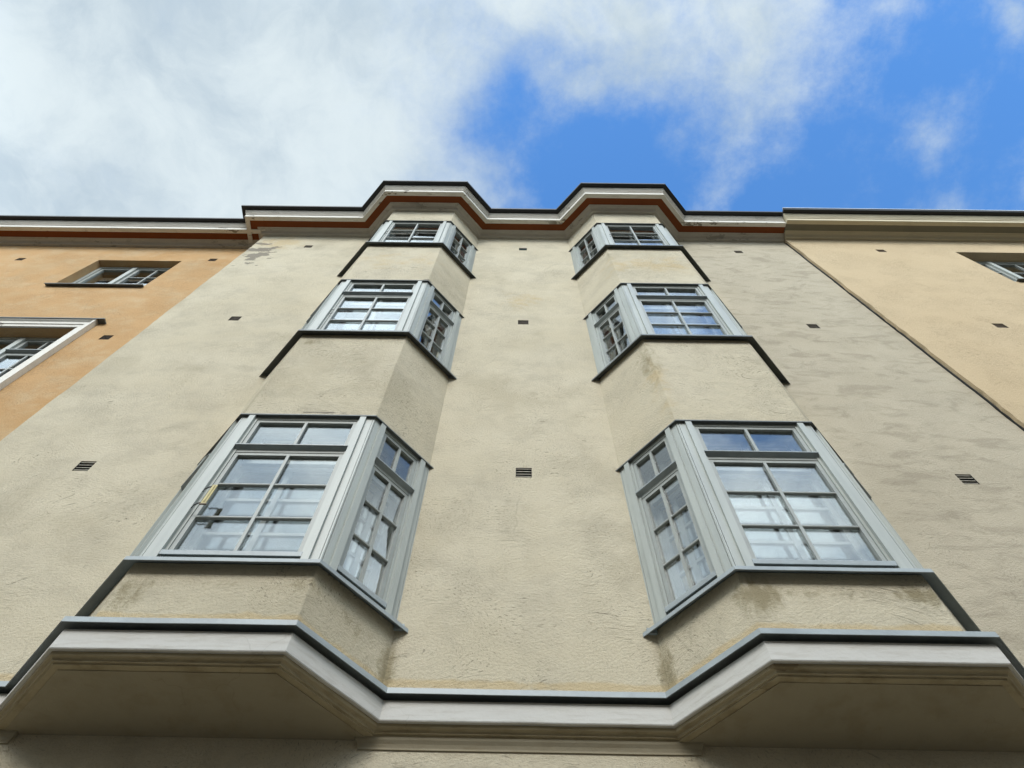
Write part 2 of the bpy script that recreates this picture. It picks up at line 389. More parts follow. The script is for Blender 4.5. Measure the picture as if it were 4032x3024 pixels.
# ------------------------------------------------------------------ windows in the bays (built in a face frame at the origin)
def bay_window(width, tall, parent, z0, zh):
    """u 0..width along the face, w outward, z measured from the sill."""
    h = zh - z0
    side = 0.062; rib = 0.045
    g0, g1 = side + rib + 0.038, width - (side + rib + 0.038)
    f = MB()
    for m in (0, 1):
        def bx(u0, u1, *r):
            f.boxw(*((u0, u1) if not m else (width - u1, width - u0)), *r)
        bx(0.000, 0.009, -0.045, 0.000, 0.0, h)
        bx(0.009, 0.0125, -0.045, -0.008, 0.0, h)
        bx(0.0125, side, -0.045, 0.0005, 0.0, h)
        bx(side, side + rib, -0.06, 0.020, 0.0, h)
        bx(side + rib, side + rib + 0.018, -0.15, -0.004, 0.0, h)
    i0, i1 = side + rib + 0.018, width - side - rib - 0.018
    f.boxw(i0, i1, -0.15, -0.006, h - 0.035, h)
    f.boxw(i0, i1, -0.15, -0.016, 0.0, 0.030)
    o = f.build('window', 'metal', parent, world=False)
    # sashes
    s = MB(); bars = MB(); gl = MB(); inn = MB(); ig = MB()
    sw = 0.022
    if tall:
        t0, t1 = 1.148, 1.205              # transom zone
        parts = [(0.034, t0 + 0.034, 2, 3), (t1 + 0.03, h - 0.036, 2, 1)]
    else:
        parts = [(0.034, h - 0.036, 2, 3)]
    for (za, zb, nu, nz) in parts:
        s.boxw(i0 + 0.001, g0 + 0.008, -0.048, -0.012, za, zb); s.boxw(g1 - 0.008, i1 - 0.001, -0.048, -0.012, za, zb)
        s.boxw(g0 + 0.008, g1 - 0.008, -0.048, -0.0125, zb - 0.032, zb); s.boxw(g0 + 0.008, g1 - 0.008, -0.048, -0.0125, za, za + 0.045)
        a, b2 = za + 0.045, zb - 0.032
        mu = (g0 + g1) / 2
        for ua, ub in ((g0 + 0.006, mu - 0.0005), (mu + 0.0005, g1 - 0.006)):
            for k in range(nz):
                za2 = a + (b2 - a) * k / nz + (0.0005 if k else -0.003); zb2 = a + (b2 - a) * (k + 1) / nz - (0.0005 if k < nz - 1 else -0.003)
                q = [random.uniform(-0.0016, 0.0016) for _ in range(3)]; q.append(q[0] + q[2] - q[1])
                gl.hexa([(ua, 0.0330 + q[0], za2), (ub, 0.0330 + q[1], za2), (ub, 0.0365 + q[1], za2), (ua, 0.0365 + q[0], za2),
                         (ua, 0.0330 + q[3], zb2), (ub, 0.0330 + q[2], zb2), (ub, 0.0365 + q[2], zb2), (ua, 0.0365 + q[3], zb2)])
        bars.boxw(mu - 0.0105, mu + 0.0105, -0.0315, -0.010, a, b2)
        for k in range(1, nz):
            zz = a + (b2 - a) * k / nz
            for ua, ub in ((g0 + 0.008, mu - 0.0106), (mu + 0.0106, g1 - 0.008)):
                bars.prism_u(ua, ub, [(-0.0315, zz - 0.010), (-0.014, zz - 0.009), (-0.011, zz - 0.004), (-0.011, zz + 0.004), (-0.014, zz + 0.009), (-0.0315, zz + 0.010)])
        # inner sash
        w0, w1 = -0.165, -0.135
        inn.boxw(i0 + 0.002, i0 + 0.05, w0, w1, za, zb); inn.boxw(i1 - 0.05, i1 - 0.002, w0, w1, za, zb)
        inn.boxw(i0 + 0.05, i1 - 0.05, w0, w1, zb - 0.05, zb); inn.boxw(i0 + 0.05, i1 - 0.05, w0, w1, za, za + 0.06)
        inn.boxw(mu - 0.018, mu + 0.018, w0, w1, za + 0.06, zb - 0.05)
        for k in range(1, nz):
            zz = a + (b2 - a) * k / nz
            for ua, ub in ((i0 + 0.05, mu - 0.0181), (mu + 0.0181, i1 - 0.05)):
                inn.boxw(ua, ub, w0 + 0.004, w1 - 0.004, zz - 0.013, zz + 0.013)
        ig.boxw(i0 + 0.048, i1 - 0.048, -0.152, -0.148, za + 0.058, zb - 0.048)
    # bottom drip ledge and (tall windows) the transom ledge
    ledges = []
    def ledge(zc, out):
        dr = MB(); ledges.append(dr)
        dr.prism_u(i0 - 0.016, i1 + 0.016, [(-0.012, zc + 0.052), (out, zc + 0.040), (out + 0.002, zc + 0.034), (out + 0.001, zc + 0.002), (out - 0.004, zc + 0.002), (out - 0.005, zc + 0.030), (-0.012, zc + 0.040)])
    ledge(0.042, 0.018)
    if tall:
        s.boxw(i0 + 0.001, i1 - 0.001, -0.048, -0.008, t0 + 0.034, t1 + 0.03)
        dr = MB(); ledges.append(dr)
        dr.prism_u(i0 - 0.016, i1 + 0.016, [(-0.0075, t1 + 0.052), (0.026, t1 + 0.040), (0.029, t1 + 0.034), (0.028, t1 + 0.026), (-0.0075, t1 + 0.005)])
    s.build('sash', 'sash', o, world=False); bars.build('glazing_bars', 'sash', o, world=False)
    gl.build('pane', 'glass', o, world=False); [q.build('drip_ledge', 'flash', o, world=False) for q in ledges]
    inn.build('inner_sash', 'inner', o, world=False); ig.build('inner_pane', 'glass', o, world=False)
    return o

def place(o, p0, p1, z):
    o.location = (p0[0] - o.parent.location.x, p0[1] - o.parent.location.y, z - o.parent.location.z)
    o.rotation_euler = (0, 0, math.atan2(p1[1] - p0[1], p1[0] - p0[0]))

def ray_uv(p0, p1, u, w):
    d = (Vector(p1) - Vector(p0)).normalized(); n = Vector((d.y, -d.x))
    q = Vector(p0) + d * u + n * w
    return q.x, q.y

# ------------------------------------------------------------------ the cream building
cream = thing('apartment_building', 'cream plastered apartment house with two stacked bay window columns and a rust soffit cornice', 'building', (0, 0, GZ))
BAYS = [[(-AO, 0), (-C_, -D_), (-B_, -D_), (-A_, 0)], [(A_, 0), (B_, -D_), (C_, -D_), (AO, 0)]]
holes = []
for s in (-1, 1):
    for k in range(3):
        x0, x1 = sorted((s * (A_ + 0.05), s * (AO - 0.05)))
        holes.append((x0, x1, ZS[k] + 0.0, ZH[k] + 0.05))
VX = [(-3.4896, 0.127), (-0.0060, 0.127), (3.478, 0.127)]
VZ = [4.908, 8.208, 11.502]
for x, w in VX:
    for z in VZ: holes.append((x - w / 2, x + w / 2, z - 0.07, z + 0.07))
b = MB(); wall_mesh(b, XL, XR - 0.006, GZ, 12.45, 0.0, 0.38, holes, 0.004, 2, 0.15); b.build('wall', 'cream', cream)
for bay in BAYS:
    cx = (bay[0][0] + bay[3][0]) / 2
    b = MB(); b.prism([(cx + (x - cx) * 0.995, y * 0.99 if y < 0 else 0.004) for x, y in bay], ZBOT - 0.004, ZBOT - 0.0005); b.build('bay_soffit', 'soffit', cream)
    ext = [(bay[0][0], 0.03)] + bay + [(bay[3][0], 0.03)]
    for z0, z1 in ((ZBOT, ZS[0] + 0.012), (ZH[0] - 0.004, ZS[1] + 0.012), (ZH[1] - 0.004, ZS[2] + 0.012), (ZH[2] - 0.004, 12.44)):
        b = MB(); b.prism(ext, z0, z1); b.build('bay', 'cream', cream, bevel=0.007)
# string course between street storey and bays
PATH = [(XL, 0.36), (XL, 0)] + BAYS[0] + BAYS[1] + [(XR - 0.004, 0)]
b = MB(); b.sweep(PATH, [(-0.02, 2.690), (0.072, 2.678), (0.081, 2.672), (0.0835, 2.655), (0.085, 2.620), (0.086, 2.556), (0.083, 2.551), (-0.02, 2.551)], 0.18, 0.0015)
b.build('string_course', 'white', cream)
b = MB(); b.sweep(PATH, [(-0.02, 2.5505), (0.066, 2.5505), (0.064, 2.5375), (0.060, 2.533), (0.050, 2.531), (0.043, 2.527), (0.040, 2.521), (0.040, 2.5165), (0.029, 2.515), (0.0285, 2.5085), (0.022, 2.5075), (-0.02, 2.5075)], 0.18, 0.001)
b.build('string_moulding', 'mould', cream)
b = MB(); b.sweep(PATH, [(-0.01, 2.738), (0.112, 2.722), (0.117, 2.719), (0.119, 2.684), (0.114, 2.684), (0.111, 2.710), (-0.01, 2.728)], 0.3, 0.0018)
b.build('flashing', 'flash', cream)
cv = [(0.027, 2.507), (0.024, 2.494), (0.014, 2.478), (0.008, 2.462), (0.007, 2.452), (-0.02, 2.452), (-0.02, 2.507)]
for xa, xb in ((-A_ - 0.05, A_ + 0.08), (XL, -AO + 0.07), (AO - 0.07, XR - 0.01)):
    b = MB(); b.sweep([(xa, 0.02), (xa, 0), (xb, 0), (xb, 0.02)], cv, 0.25, 0.0015); b.build('bed_mould', 'soffit', cream)  # soffit paint again, its dark brown standing in for shade under the ledge
cornice(cream, PATH, 'rust', 'cornice', 'cornice_white')
# the metal sills and head flashings of the bays
def ext_path(bay, d=0.05):
    p = [Vector(q) for q in bay]
    p[0] = p[0] - (p[1] - p[0]).normalized() * d; p[3] = p[3] + (p[3] - p[2]).normalized() * d
    return [tuple(q) for q in p]
for k in range(3):
    for bay in BAYS:
        z = ZS[k]
        b = MB(); b.sweep(ext_path(bay), [(-0.02, z + 0.036), (0.055, z - 0.006), (0.060, z - 0.010), (0.062, z - 0.040), (0.057, z - 0.040), (0.055, z - 0.016), (-0.02, z + 0.026)], 0.16, 0.0013)
        sl = b.build('window_sill', 'flash' if k == 0 else 'darkflash', cream)
        for (px, py), q in ((bay[0], -1), (bay[3], 1)):
            b = MB(); b.box(*sorted((px - 0.006 * q, px + 0.052 * q)), -0.016, 0.01, z - 0.022, z + 0.018); b.build('end_plate', 'flash' if k == 0 else 'darkflash', sl)
        z = ZH[k]
        b = MB(); b.sweep(ext_path(bay, 0.04), [(-0.03, z + 0.002), (0.018, z - 0.003), (0.024, z - 0.006), (0.0245, z - 0.019), (0.0205, z - 0.019), (0.019, z - 0.010), (-0.03, z - 0.010)])
        b.build('head_flashing', 'darkflash', cream)
# windows: four kinds built once, copied to the 18 openings
LS = math.hypot(B_ - A_, D_)
kinds = {}
def window_at(p0, p1, k, front):
    key = (front, k < 2)
    L = (C_ - B_) if front else LS
    if key not in kinds:
        o = bay_window(L, k < 2, cream, ZS[k] + 0.02, ZH[k] - 0.010); kinds[key] = o
    else:
        o = dup(kinds[key], cream)
    place(o, p0, p1, ZS[k] + 0.02)
    return o
for k in range(3):
    for bay in BAYS:
        for i in range(3):
            o = window_at(bay[i], bay[i + 1], k, i == 1)
            if i == 1 and bay is BAYS[0] and k > 0:       # leftover hooks of a removed thermometer
                for zz in (0.66, 0.55) if k == 1 else (0.72, 0.62):
                    b = MB(); b.tube([(0.112, 0.004, zz), (0.118, -0.012, zz), (0.150, -0.016, zz + 0.002)], 0.0035); b.build('hook', 'wire', o, world=False)
# floors and rooms behind the windows
for k in range(3):
    b = MB()
    top = 12.40 if k == 2 else ZS[k + 1] - 0.75
    bot = ZS[k] - 0.75
    b.box(XL + 0.4, XR - 0.4, 0.38, 4.5, ZH[k] + 0.16, top)           # ceiling slab
    b.box(XL + 0.4, XR - 0.4, 4.5, 4.7, bot, top)
    for x in (XL + 0.2, -0.1, XR - 0.4): b.box(x, x + 0.2, 0.38, 4.5, bot, ZH[k] + 0.159)
    for bay in BAYS:                                                   # plaster jambs lining the deep opening behind each bay
        s = 1 if bay is BAYS[1] else -1
    b.build('room', 'room', cream)
b = MB(); b.box(XL + 0.1, XR - 0.1, 0.38, 4.6, ZS[0] - 0.95, ZS[0] - 0.752); b.build('floor_slab', 'room', cream)
b = MB(); b.box(XL, XR - 0.006, 0.2, 7.0, 12.46, 12.52); b.box(XL, XR - 0.006, 6.8, 7.0, GZ, 12.455)
b.build('roof', 'roof', cream)
# air vents
def vent(parent, x, z, y, mat, w=0.127, h=0.14, n=4):
    b = MB(); b.box(x - w / 2, x + w / 2, y + 0.075, y + 0.085, z - h / 2, z + h / 2); 
    for xa, xb, za, zb in ((x - w / 2, x - w / 2 + 0.003, z - h / 2, z + h / 2), (x + w / 2 - 0.003, x + w / 2, z - h / 2, z + h / 2),
                           (x - w / 2 + 0.003, x + w / 2 - 0.003, z - h / 2, z - h / 2 + 0.003), (x - w / 2 + 0.003, x + w / 2 - 0.003, z + h / 2 - 0.003, z + h / 2)):
        b.box(xa, xb, y + 0.003, y + 0.075, za, zb)
    v = b.build('air_vent', 'dark', parent)
    s = MB()
    for i in range(n):
        zz = z - h / 2 + h * (i + 0.5) / n + 0.006
        q = random.uniform(-0.002, 0.002)
        s.box(x - w / 2 + 0.001, x + w / 2 - 0.001, y + 0.006, y + 0.011, zz - 0.0022 + q, zz + 0.0022 + q)
    s.build('slats', mat, v)
for i, (x, w) in enumerate(VX):
    for j, z in enumerate(VZ):
        vent(cream, x, z, 0.0, 'slat_teal' if (i, j) == (1, 2) else ('slat_light' if j == 0 else 'slat'), w)

# ------------------------------------------------------------------ windows of the neighbours
def punched_window(parent, x0, x1, z0, z1, y, mull, leaves, transom=None):
    """Two-leaf casement set back in a plain reveal; leaves: per leaf True = divided panes."""
    f = MB(); s = MB(); bars = MB(); gl = MB(); dr = MB()
    f.box(x0, x0 + 0.055, y, y + 0.12, z0, z1); f.box(x1 - 0.055, x1, y, y + 0.12, z0, z1)
    f.box(x0 + 0.055, x1 - 0.055, y, y + 0.12, z1 - 0.055, z1); f.box(x0 + 0.055, x1 - 0.055, y, y + 0.12, z0, z0 + 0.05)
    f.box(mull - 0.035, mull + 0.035, y - 0.012, y + 0.12, z0 + 0.05, z1 - 0.055)
    o = f.build('window', 'metal', parent)
    for (a, b2), div in zip(((x0 + 0.056, mull - 0.036), (mull + 0.036, x1 - 0.056)), leaves):
        rows = [(z0 + 0.052, z1 - 0.057)] if not transom else [(z0 + 0.052, transom - 0.03), (transom + 0.03, z1 - 0.057)]
        for ri, (c, d) in enumerate(rows):
            w = 0.045
            s.box(a, a + w, y + 0.015, y + 0.06, c, d); s.box(b2 - w, b2, y + 0.015, y + 0.06, c, d)
            s.box(a + w, b2 - w, y + 0.015, y + 0.06, d - w, d); s.box(a + w, b2 - w, y + 0.015, y + 0.06, c, c + w)
            gl.box(a + w - 0.003, b2 - w + 0.003, y + 0.036, y + 0.040, c + w - 0.003, d - w + 0.003)
            if div:
                m = (a + b2) / 2
                bars.box(m - 0.011, m + 0.011, y + 0.018, y + 0.0355, c + w, d - w)
                n = 3 if ri == 0 else 1
                for k in range(1, n):
                    zz = c + w + (d - c - 2 * w) * k / n
                    bars.box(a + w, m - 0.0111, y + 0.02, y + 0.0355, zz - 0.009, zz + 0.009); bars.box(m + 0.0111, b2 - w, y + 0.02, y + 0.0355, zz - 0.009, zz + 0.009)
        if transom: 
            dr.hexa([(a, y - 0.03, transom + 0.0), (b2, y - 0.03, transom + 0.0), (b2, y + 0.014, transom - 0.012), (a, y + 0.014, transom - 0.012),
                     (a, y - 0.03, transom + 0.014), (b2, y - 0.03, transom + 0.014), (b2, y + 0.014, transom + 0.028), (a, y + 0.014, transom + 0.028)])
            s.box(a, b2, y + 0.0145, y + 0.06, transom - 0.0298, transom + 0.0298)
    s.build('sash', 'sash', o)
    if len(bars.bm.verts): bars.build('glazing_bars', 'sash', o)
    gl.build('pane', 'glass', o)
    if transom: dr.build('drip_ledge', 'flash', o)
    r = MB()                                              # double window: an inner sash
    for a, b2 in ((x0 + 0.056, mull - 0.036), (mull + 0.036, x1 - 0.056)):
        c, d, w = z0 + 0.052, z1 - 0.057, 0.06
        r.box(a, a + w, y + 0.16, y + 0.2, c, d); r.box(b2 - w, b2, y + 0.16, y + 0.2, c, d)
        r.box(a + w, b2 - w, y + 0.16, y + 0.2, d - w, d); r.box(a + w, b2 - w, y + 0.16, y + 0.2, c, c + w)
    r.build('inner_sash', 'inner', o)
    return o

def shell(parent, x0, x1, y, rooms):
    b = MB(); b.box(x0, x1, y + 0.2, 7.0, 12.46, 12.52); b.box(x0, x1, 6.8, 7.0, GZ, 12.455); b.build('roof', 'roof', parent)
    for (a, c, z0, z1) in rooms:
        b = MB(); b.box(a - 0.6, c + 0.6, y + 0.38, 4.0, z1 + 0.2, z1 + 0.4); b.box(a - 0.6, c + 0.6, y + 0.38, 4.0, z0 - 0.9, z0 - 0.7)
        b.box(a - 0.8, a - 0.6, y + 0.38, 4.0, z0 - 0.9, z1 + 0.4); b.box(c + 0.6, c + 0.8, y + 0.38, 4.0, z0 - 0.9, z1 + 0.4)
        b.box(a - 0.6, c + 0.6, 4.0, 4.2, z0 - 0.9, z1 + 0.4)
        b.build('room', 'room', parent)

# orange house on the left
orange = thing('neighbouring_house', 'orange plastered house on the left with white moulded window surround', 'building', (-8, ORY, GZ))
OW1 = (-6.875, -5.525, 10.00, 11.35); OW2 = (-6.86, -5.545, 6.64, 8.375)
ohs = [OW1, OW2]; ovs = [(-8.15, 11.34), (-5.06, 11.44), (-5.05, 8.10)]
for x, z in ovs: ohs.append((x - 0.063, x + 0.063, z - 0.07, z + 0.07))
b = MB(); wall_mesh(b, -16, XL - 0.002, GZ, 12.45, ORY, ORY + 0.38, ohs); b.build('wall', 'orange', orange)
for x, z in ovs: vent(orange, x, z, ORY, 'slat_brown', 0.126)
cornice(orange, [(-16, ORY), (XL - 0.003, ORY)], 'rust', 'cornice', 'cornice_white')
punched_window(orange, OW1[0], OW1[1], OW1[2] + 0.02, OW1[3], ORY + 0.115, -6.27, (False, True))
punched_window(orange, OW2[0], OW2[1], OW2[2] + 0.02, OW2[3], ORY + 0.13, -6.23, (True, True), 7.93)
def sill(parent, xa, xb, y, z, out, mat='darkflash'):
    b = MB(); b.sweep([(xa, y), (xb, y)], [(-0.10, z + 0.03), (out, z + 0.005), (out + 0.002, z - 0.022), (out - 0.003, z - 0.022), (out - 0.004, z - 0.002), (-0.10, z + 0.02)]); b.build('window_sill', mat, parent)
sill(orange, OW1[0] - 0.06, OW1[1] + 0.02, ORY, OW1[2], 0.05)
sill(orange, OW2[0] - 0.02, OW2[1] + 0.02, ORY, OW2[2], 0.05)
# moulded surround and hood
sr = MB(); x0, x1, z0, z1 = OW2
pr = [(0.0, 0.0), (0.0, 0.022), (0.05, 0.026), (0.06, 0.038), (0.115, 0.04), (0.135, 0.062), (0.165, 0.066), (0.165, 0.0)]     # (distance from opening, proud)
def ring(d, p): return [(x0 - d, ORY - p, z0), (x0 - d, ORY - p, z1 + d), (x1 + d, ORY - p, z1 + d), (x1 + d, ORY - p, z0)]
prev = None; first = None
for d, p in pr:
    cur = [sr.bm.verts.new(q) for q in ring(d, p - 0.004 if p == 0 else p)]
    if prev:
        for i in range(3): sr.bm.faces.new((prev[i], prev[i + 1], cur[i + 1], cur[i]))
    prev = cur
sr.build('window_surround', 'cornice_white', orange)
b = MB(); b.sweep([(x0 - 0.19, ORY + 0.1), (x0 - 0.19, ORY), (x1 + 0.19, ORY), (x1 + 0.19, ORY + 0.1)], [(-0.01, z1 + 0.19), (0.075, z1 + 0.176), (0.077, z1 + 0.152), (0.072, z1 + 0.152), (0.07, z1 + 0.167), (-0.01, z1 + 0.168)]); b.build('hood_flashing', 'darkflash', orange)
shell(orange, -16, XL - 0.05, ORY, [OW1, OW2])

# yellow house on the right
yellow = thing('neighbouring_house', 'smooth yellow ochre plastered house on the right behind a wavy joint', 'building', (10, YEY, GZ))
YW = (6.93, 8.30, 9.93, 11.47)
yvs = [(5.755, 11.49), (5.675, 8.175)]
yhs = [YW] + [(x - 0.068, x + 0.068, z - 0.07, z + 0.07) for x, z in yvs]
b = MB(); wall_mesh(b, XR + 0.012, 16, GZ, 12.45, YEY, YEY + 0.40, yhs, 0.006, -1, 0.11); b.build('wall', 'yellow', yellow)
for x, z in yvs: vent(yellow, x, z, YEY, 'slat_brown', 0.136, n=7)
cornice(yellow, [(XR + 0.008, YEY), (16, YEY)], 'greysoffit', 'cornice_yellow', 'cornice_yellow', 'zinc')
punched_window(yellow, YW[0], YW[1], YW[2] + 0.02, YW[3], YEY + 0.15, 7.47, (True, True))
sill(yellow, YW[0] + 0.03, YW[1] + 0.02, YEY, YW[2], 0.05)
shell(yellow, XR + 0.4, 16, YEY, [YW])
# near-black strip standing in for the dark gap between cream and yellow
b = MB()
pts = []
z = GZ
while z < 12.1:
    pts.append((XR + 0.004 + 0.004 * math.sin(z * 3.3) + random.uniform(-0.002, 0.002), -0.004, z)); z += 0.13
b.tube(pts, 0.012, 6); b.build('joint_gap_strip', 'dark', yellow)

# ------------------------------------------------------------------ thermometer and curtains
th = thing('thermometer', 'yellowed window thermometer on two wire brackets beside the lower left bay window', 'thermometer', (-1.985, -D_ - 0.055, 3.735))
b = MB(); b.box(-1.999, -1.967, -D_ - 0.060, -D_ - 0.052, 3.735, 3.935); b.build('scale_board', 'thermo', th, bevel=0.002)
b = MB(); b.box(-1.986, -1.979, -D_ - 0.066, -D_ - 0.0605, 3.75, 3.925); b.build('tube', 'thermo', th)
b = MB(); b.box(-2.004, -1.961, -D_ - 0.061, -D_ - 0.051, 3.727, 3.7345); b.build('end_cap', 'thermo_edge', th)
for zz in (3.748, 3.922):
    b = MB(); b.tube([(-2.062, -D_ - 0.020, zz - 0.01), (-2.045, -D_ - 0.040, zz - 0.008), (-2.020, -D_ - 0.046, zz + 0.004), (-2.002, -D_ - 0.050, zz + 0.006), (-1.985, -D_ - 0.0505, zz + 0.004)], 0.0045)
    b.build('bracket', 'wire', th)

def curtain(bay, i, k, u0, u1, label):
    p0, p1 = bay[i], bay[i + 1]
    x, y = ray_uv(p0, p1, (u0 + u1) / 2, -0.24)
    o = None
    m = MB(); n = 40; rows = 8; front = []; 
    H = ZH[k] - ZS[k] + 0.05
    half = (u1 - u0) / 2
    for r in range(rows + 1):
        z = H * r / rows
        line = []
        for q in range(n + 1):
            fq = q / n * 2 - 1
            sq = 0.75 + 0.25 * abs(r / rows - 0.45) * 2
            uu = fq * half * sq + (0 if i == 2 else 0)
            line.append(m.bm.verts.new((uu, 0.016 * math.sin(q * 1.45 + r * 0.12) + 0.006 * math.sin(q * 3.7), z)))
        front.append(line)
    for a, c in zip(front, front[1:]):
        for q in range(n): m.bm.faces.new((a[q], a[q + 1], c[q + 1], c[q]))
    o = m.build('curtain', 'curtain', None, smooth=True)
    sm = o.modifiers.new('thick', 'SOLIDIFY'); sm.thickness = 0.004
    o.location = (x, y, ZS[k] + 0.02); o.rotation_euler = (0, 0, math.atan2(p1[1] - p0[1], p1[0] - p0[0]))
    o['label'] = label; o['category'] = 'curtain'; o['group'] = 'curtains inside the bay windows'
curtain(BAYS[0], 2, 0, 0.40, 0.60, 'beige curtain behind the lowest side window of the left bay')
curtain(BAYS[1], 0, 0, 0.00, 0.20, 'beige curtain behind the lowest side window of the right bay')
curtain(BAYS[0], 2, 1, 0.40, 0.60, 'beige curtain behind the middle side window of the left bay')
curtain(BAYS[1], 0, 1, 0.00, 0.20, 'beige curtain behind the middle side window of the right bay')

# ------------------------------------------------------------------ street and the added house opposite
OPY = -16.5  # unseen house added opposite to block low sky and darken the undersides
opp = thing('apartment_building', 'unseen ochre apartment house added across the street to block low sky light', 'building', (0, OPY, GZ))
b = MB(); oh = [(x - 0.6, x + 0.6, z, z + 1.7) for x in range(-28, 29, 4) for z in (0.2, 3.4, 6.7, 9.9)]
wall_mesh(b, -30, 30, GZ, 12.6, OPY - 0.4, OPY, oh); b.build('wall', 'oppo', opp)
b = MB(); b.sweep([(30, OPY), (-30, OPY)], [(-0.05, 12.3), (0.1, 12.3), (0.35, 12.6), (0.4, 12.75), (-0.05, 12.75)]); b.build('cornice', 'oppo', opp)
b = MB(); b.hexa([(-30, OPY - 10, 12.76), (30, OPY - 10, 12.76), (30, OPY + 0.3, 12.76), (-30, OPY + 0.3, 12.76), (-30, OPY - 6, 15), (30, OPY - 6, 15), (30, OPY - 4, 15), (-30, OPY - 4, 15)])
b.build('roof', 'roof', opp)
b = MB(); b.box(-30, 30, OPY - 10, OPY - 9.6, GZ, 12.7); b.build('added_house_rear_wall', 'oppo', opp)
wo = None
for x0, x1, z0, z1 in oh:
    if wo is None:
        fr = MB(); fr.box(-0.6, -0.54, -0.2, -0.12, 0, 1.7); fr.box(0.54, 0.6, -0.2, -0.12, 0, 1.7); fr.box(-0.54, 0.54, -0.2, -0.12, 0, 0.06); fr.box(-0.54, 0.54, -0.2, -0.12, 1.64, 1.7); fr.box(-0.035, 0.035, -0.2, -0.12, 0.06, 1.64)
        wo = fr.build('window', 'sash', opp, world=False)
        pg = MB(); pg.box(-0.545, 0.545, -0.165, -0.16, 0.055, 1.645); pg.build('pane', 'glass', wo, world=False)
        cur = wo
    else: cur = dup(wo, opp)
    cur.location = ((x0 + x1) / 2, 0, z0 - GZ)
def struct(name, mb, mat):
    o = mb.build(name, mat); o['kind'] = 'structure'; return o
b = MB(); b.face([(-300, -300, GZ - 0.13), (300, -300, GZ - 0.13), (300, 300, GZ - 0.13), (-300, 300, GZ - 0.13)]); struct('road', b, 'asphalt')
b = MB(); b.box(-60, 60, -4.0, 0.3, GZ - 0.125, GZ); struct('pavement', b, 'paving')
b = MB(); b.box(-60, 60, -4.15, -4.003, GZ - 0.125, GZ + 0.002); struct('kerb', b, 'kerb')
b = MB(); b.box(-60, 60, OPY - 0.3, -12.5, GZ - 0.125, GZ); struct('pavement', b, 'paving')
b = MB(); b.box(-60, 60, -12.497, -12.35, GZ - 0.125, GZ + 0.002); struct('kerb', b, 'kerb')

# ------------------------------------------------------------------ sky
SUN_EL, SUN_DIR = math.radians(40), Vector((-0.17, -1.0, 0))
sd = SUN_DIR.normalized() * math.cos(SUN_EL); sd.z = math.sin(SUN_EL)
w = bpy.data.worlds.new('World'); scene.world = w; w.use_nodes = True
t = NT(w.node_tree); bg = t.n['Background']
sky = t.new('ShaderNodeTexSky', sky_type='NISHITA'); sky.sun_disc = False
sky.sun_elevation = SUN_EL; sky.sun_rotation = math.atan2(sd.x, sd.y)
sky.air_density = 1.0; sky.dust_density = 0.4; sky.ozone_density = 2.0
STR = 0.15
bg.inputs['Strength'].default_value = STR
dirv = t.new('ShaderNodeTexCoord').outputs['Generated']
dx, dy, dz = t.sep(dirv)
zc = t.math('MAXIMUM', dz, 0.06)
px = t.math('DIVIDE', dx, zc); py = t.math('DIVIDE', dy, zc)
def P(xd, yd): return ((xd - 1106) / 2212 * 1.26, -0.04 + yd * 0.000547)
pv = t.comb(px, py, 0.0)
wn = t.new('ShaderNodeTexNoise'); t.put(wn.inputs['Vector'], pv); wn.inputs['Scale'].default_value = 5.5; wn.inputs['Detail'].default_value = 5
vm = t.new('ShaderNodeVectorMath', operation='MULTIPLY_ADD'); t.put(vm.inputs[0], wn.outputs['Color']); vm.inputs[1].default_value = (0.14, 0.14, 0); t.put(vm.inputs[2], pv)
wsub = t.new('ShaderNodeVectorMath', operation='SUBTRACT'); t.put(wsub.inputs[0], vm.outputs[0]); wsub.inputs[1].default_value = (0.07, 0.07, 0)
wpv = wsub.outputs[0]; wx, wy, _ = t.sep(wpv)
f1 = t.noise(t.mapping(wpv, (1.0, 0.8, 1)), 4.6, 8, 0.60)
f2 = t.noise(wpv, 2.0, 5, 0.55)
def G(xd, yd, sx, sy, amp):
    cx, cy = P(xd, yd); return t.blob((wx, wy, 0), (cx, cy, 0), (sx, sy, None), amp)
left = t.ramp(wx, 0.10, -0.34)
south = t.add(t.math('MULTIPLY', t.ramp(py, -0.14, -0.3), 0.72), t.blob((px, py, dz), (0.45, -0.8, 0), (0.3, 0.2, None), 0.6), t.blob((px, py, dz), (-0.45, -0.72, 0), (0.35, 0.3, None), -0.95), t.blob((px, py, dz), (0.40, -0.56, 0), (0.16, 0.09, None), -0.5), t.blob((px, py, dz), (0.30, -0.36, 0), (0.04, 0.05, None), -0.5))
cov = t.add(t.math('MULTIPLY', left, 1.35), south,
            G(1260, 10, 0.28, 0.085, 0.90), G(1330, 190, 0.12, 0.045, 0.45), G(1430, 130, 0.12, 0.07, 0.35), G(900, 300, 0.12, 0.07, 0.35), t.math('MULTIPLY', t.ramp(wx, 0.66, 0.78), 1.1), t.blob((px, py, dz), (0.74, -0.19, 0), (0.20, 0.075, None), 1.3),
            G(1660, 150, 0.07, 0.12, 0.42), G(1560, 370, 0.05, 0.06, 0.48), G(2060, 300, 0.055, 0.035, 0.62),
            G(2200, 50, 0.035, 0.035, 0.60), G(1920, 15, 0.05, 0.018, 0.40), G(1050, 400, 0.08, 0.035, 0.45), G(1120, 170, 0.10, 0.03, 0.25), G(2170, 440, 0.05, 0.02, 0.3),
            G(1075, 200, 0.050, 0.030, -0.55), G(1010, 285, 0.045, 0.022, -0.35), G(1330, 385, 0.15, 0.045, -0.55))
f4 = t.noise(pv, 12.0, 10, 0.68)
calm = t.math('SUBTRACT', 1.0, t.math('MULTIPLY', left, 0.55))
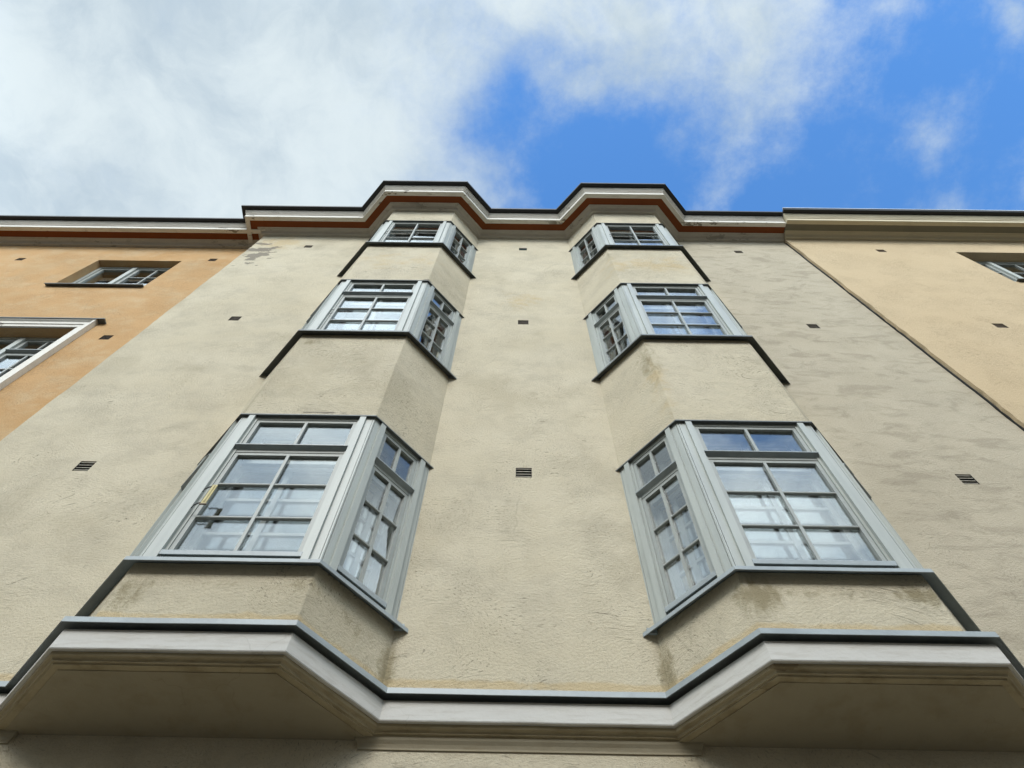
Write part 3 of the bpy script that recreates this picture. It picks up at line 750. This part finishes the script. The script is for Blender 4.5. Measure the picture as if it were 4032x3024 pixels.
cov = t.add(cov, t.math('MULTIPLY', t.math('MULTIPLY', t.math('SUBTRACT', f4, 0.5), 1.55), calm), t.math('MULTIPLY', t.math('MULTIPLY', t.math('SUBTRACT', f1, 0.5), 1.5), calm), t.math('MULTIPLY', t.math('SUBTRACT', f2, 0.5), 0.35))
alpha = t.ramp(cov, -0.10, 1.40)
# cloud brightness: thicker is greyer, brighter towards the hidden sun
sdot = t.add(t.math('MULTIPLY', dx, sd.x), t.math('MULTIPLY', dy, sd.y), t.math('MULTIPLY', dz, sd.z))
glow = t.math('ADD', t.ramp(sdot, 0.66, 1.0, 0.0, 1.0), t.blob((px, py, dz), (0.42, -0.8, 0), (0.25, 0.2, None), 0.15))
f3 = t.noise(wpv, 3.6, 9, 0.62)
cc = t.mix(t.ramp(f3, 0.34, 0.66), (0.51, 0.625, 0.72), (0.755, 0.855, 0.90))
k = t.add(1.0, t.math('MULTIPLY', glow, 2.6), t.ramp(py, -0.12, -0.7, 0.0, 0.8), t.blob((px, py, dz), (-0.46, -0.75, 0), (0.25, 0.25, None), -1.2), t.blob((px, py, dz), (0.92, -0.2, 0), (0.16, 0.35, None), 2.6), t.blob((px, py, dz), (-0.95, -0.2, 0), (0.16, 0.35, None), 2.2))  # south boost and side patches, out of view, added to brighten wall and panes
ks = t.math('DIVIDE', k, STR)
vmul = t.new('ShaderNodeVectorMath', operation='SCALE'); t.put(vmul.inputs[0], cc); t.put(vmul.inputs['Scale'], ks)
blue = t.mix(1.0, sky.outputs[0], (0.95, 1.66, 2.2), 'MULTIPLY')
final = t.mix(alpha, blue, vmul.outputs[0])
t.put(bg.inputs['Color'], final)

sun = bpy.data.lights.new('sun', 'SUN'); sun.energy = 2.2; sun.angle = math.radians(24); sun.color = (1.0, 0.95, 0.88)
so = bpy.data.objects.new('sun', sun); C.objects.link(so); so.rotation_euler = (-sd).to_track_quat('-Z', 'Y').to_euler(); so.location = (-10, -15, 20)

# ------------------------------------------------------------------ camera
pitch, yaw, roll = 1.1184, -0.0171, 0.0294
f = Vector((math.sin(yaw) * math.cos(pitch), math.cos(yaw) * math.cos(pitch), math.sin(pitch)))
r = Vector((math.cos(yaw), -math.sin(yaw), 0)); u = r.cross(f)
r2 = r * math.cos(roll) + u * math.sin(roll); u2 = -r * math.sin(roll) + u * math.cos(roll)
cam = bpy.data.cameras.new('camera'); co = bpy.data.objects.new('camera', cam); C.objects.link(co)
cam.sensor_fit = 'HORIZONTAL'; cam.sensor_width = 36; cam.lens = 2813.31 / 4032 * 36; cam.clip_start = 0.05; cam.clip_end = 2000
mt = Matrix((r2, u2, -f)).transposed().to_4x4(); mt.translation = (-0.0663, -3.0919, 0.1403)
co.matrix_world = mt
scene.camera = co
vs = scene.view_settings
scene.display_settings.display_device = 'sRGB'
vs.view_transform = 'Standard'; vs.look = 'None'; vs.exposure = 0.0; vs.gamma = 1.0
scene.cycles.transparent_max_bounces = 24; scene.cycles.max_bounces = 8
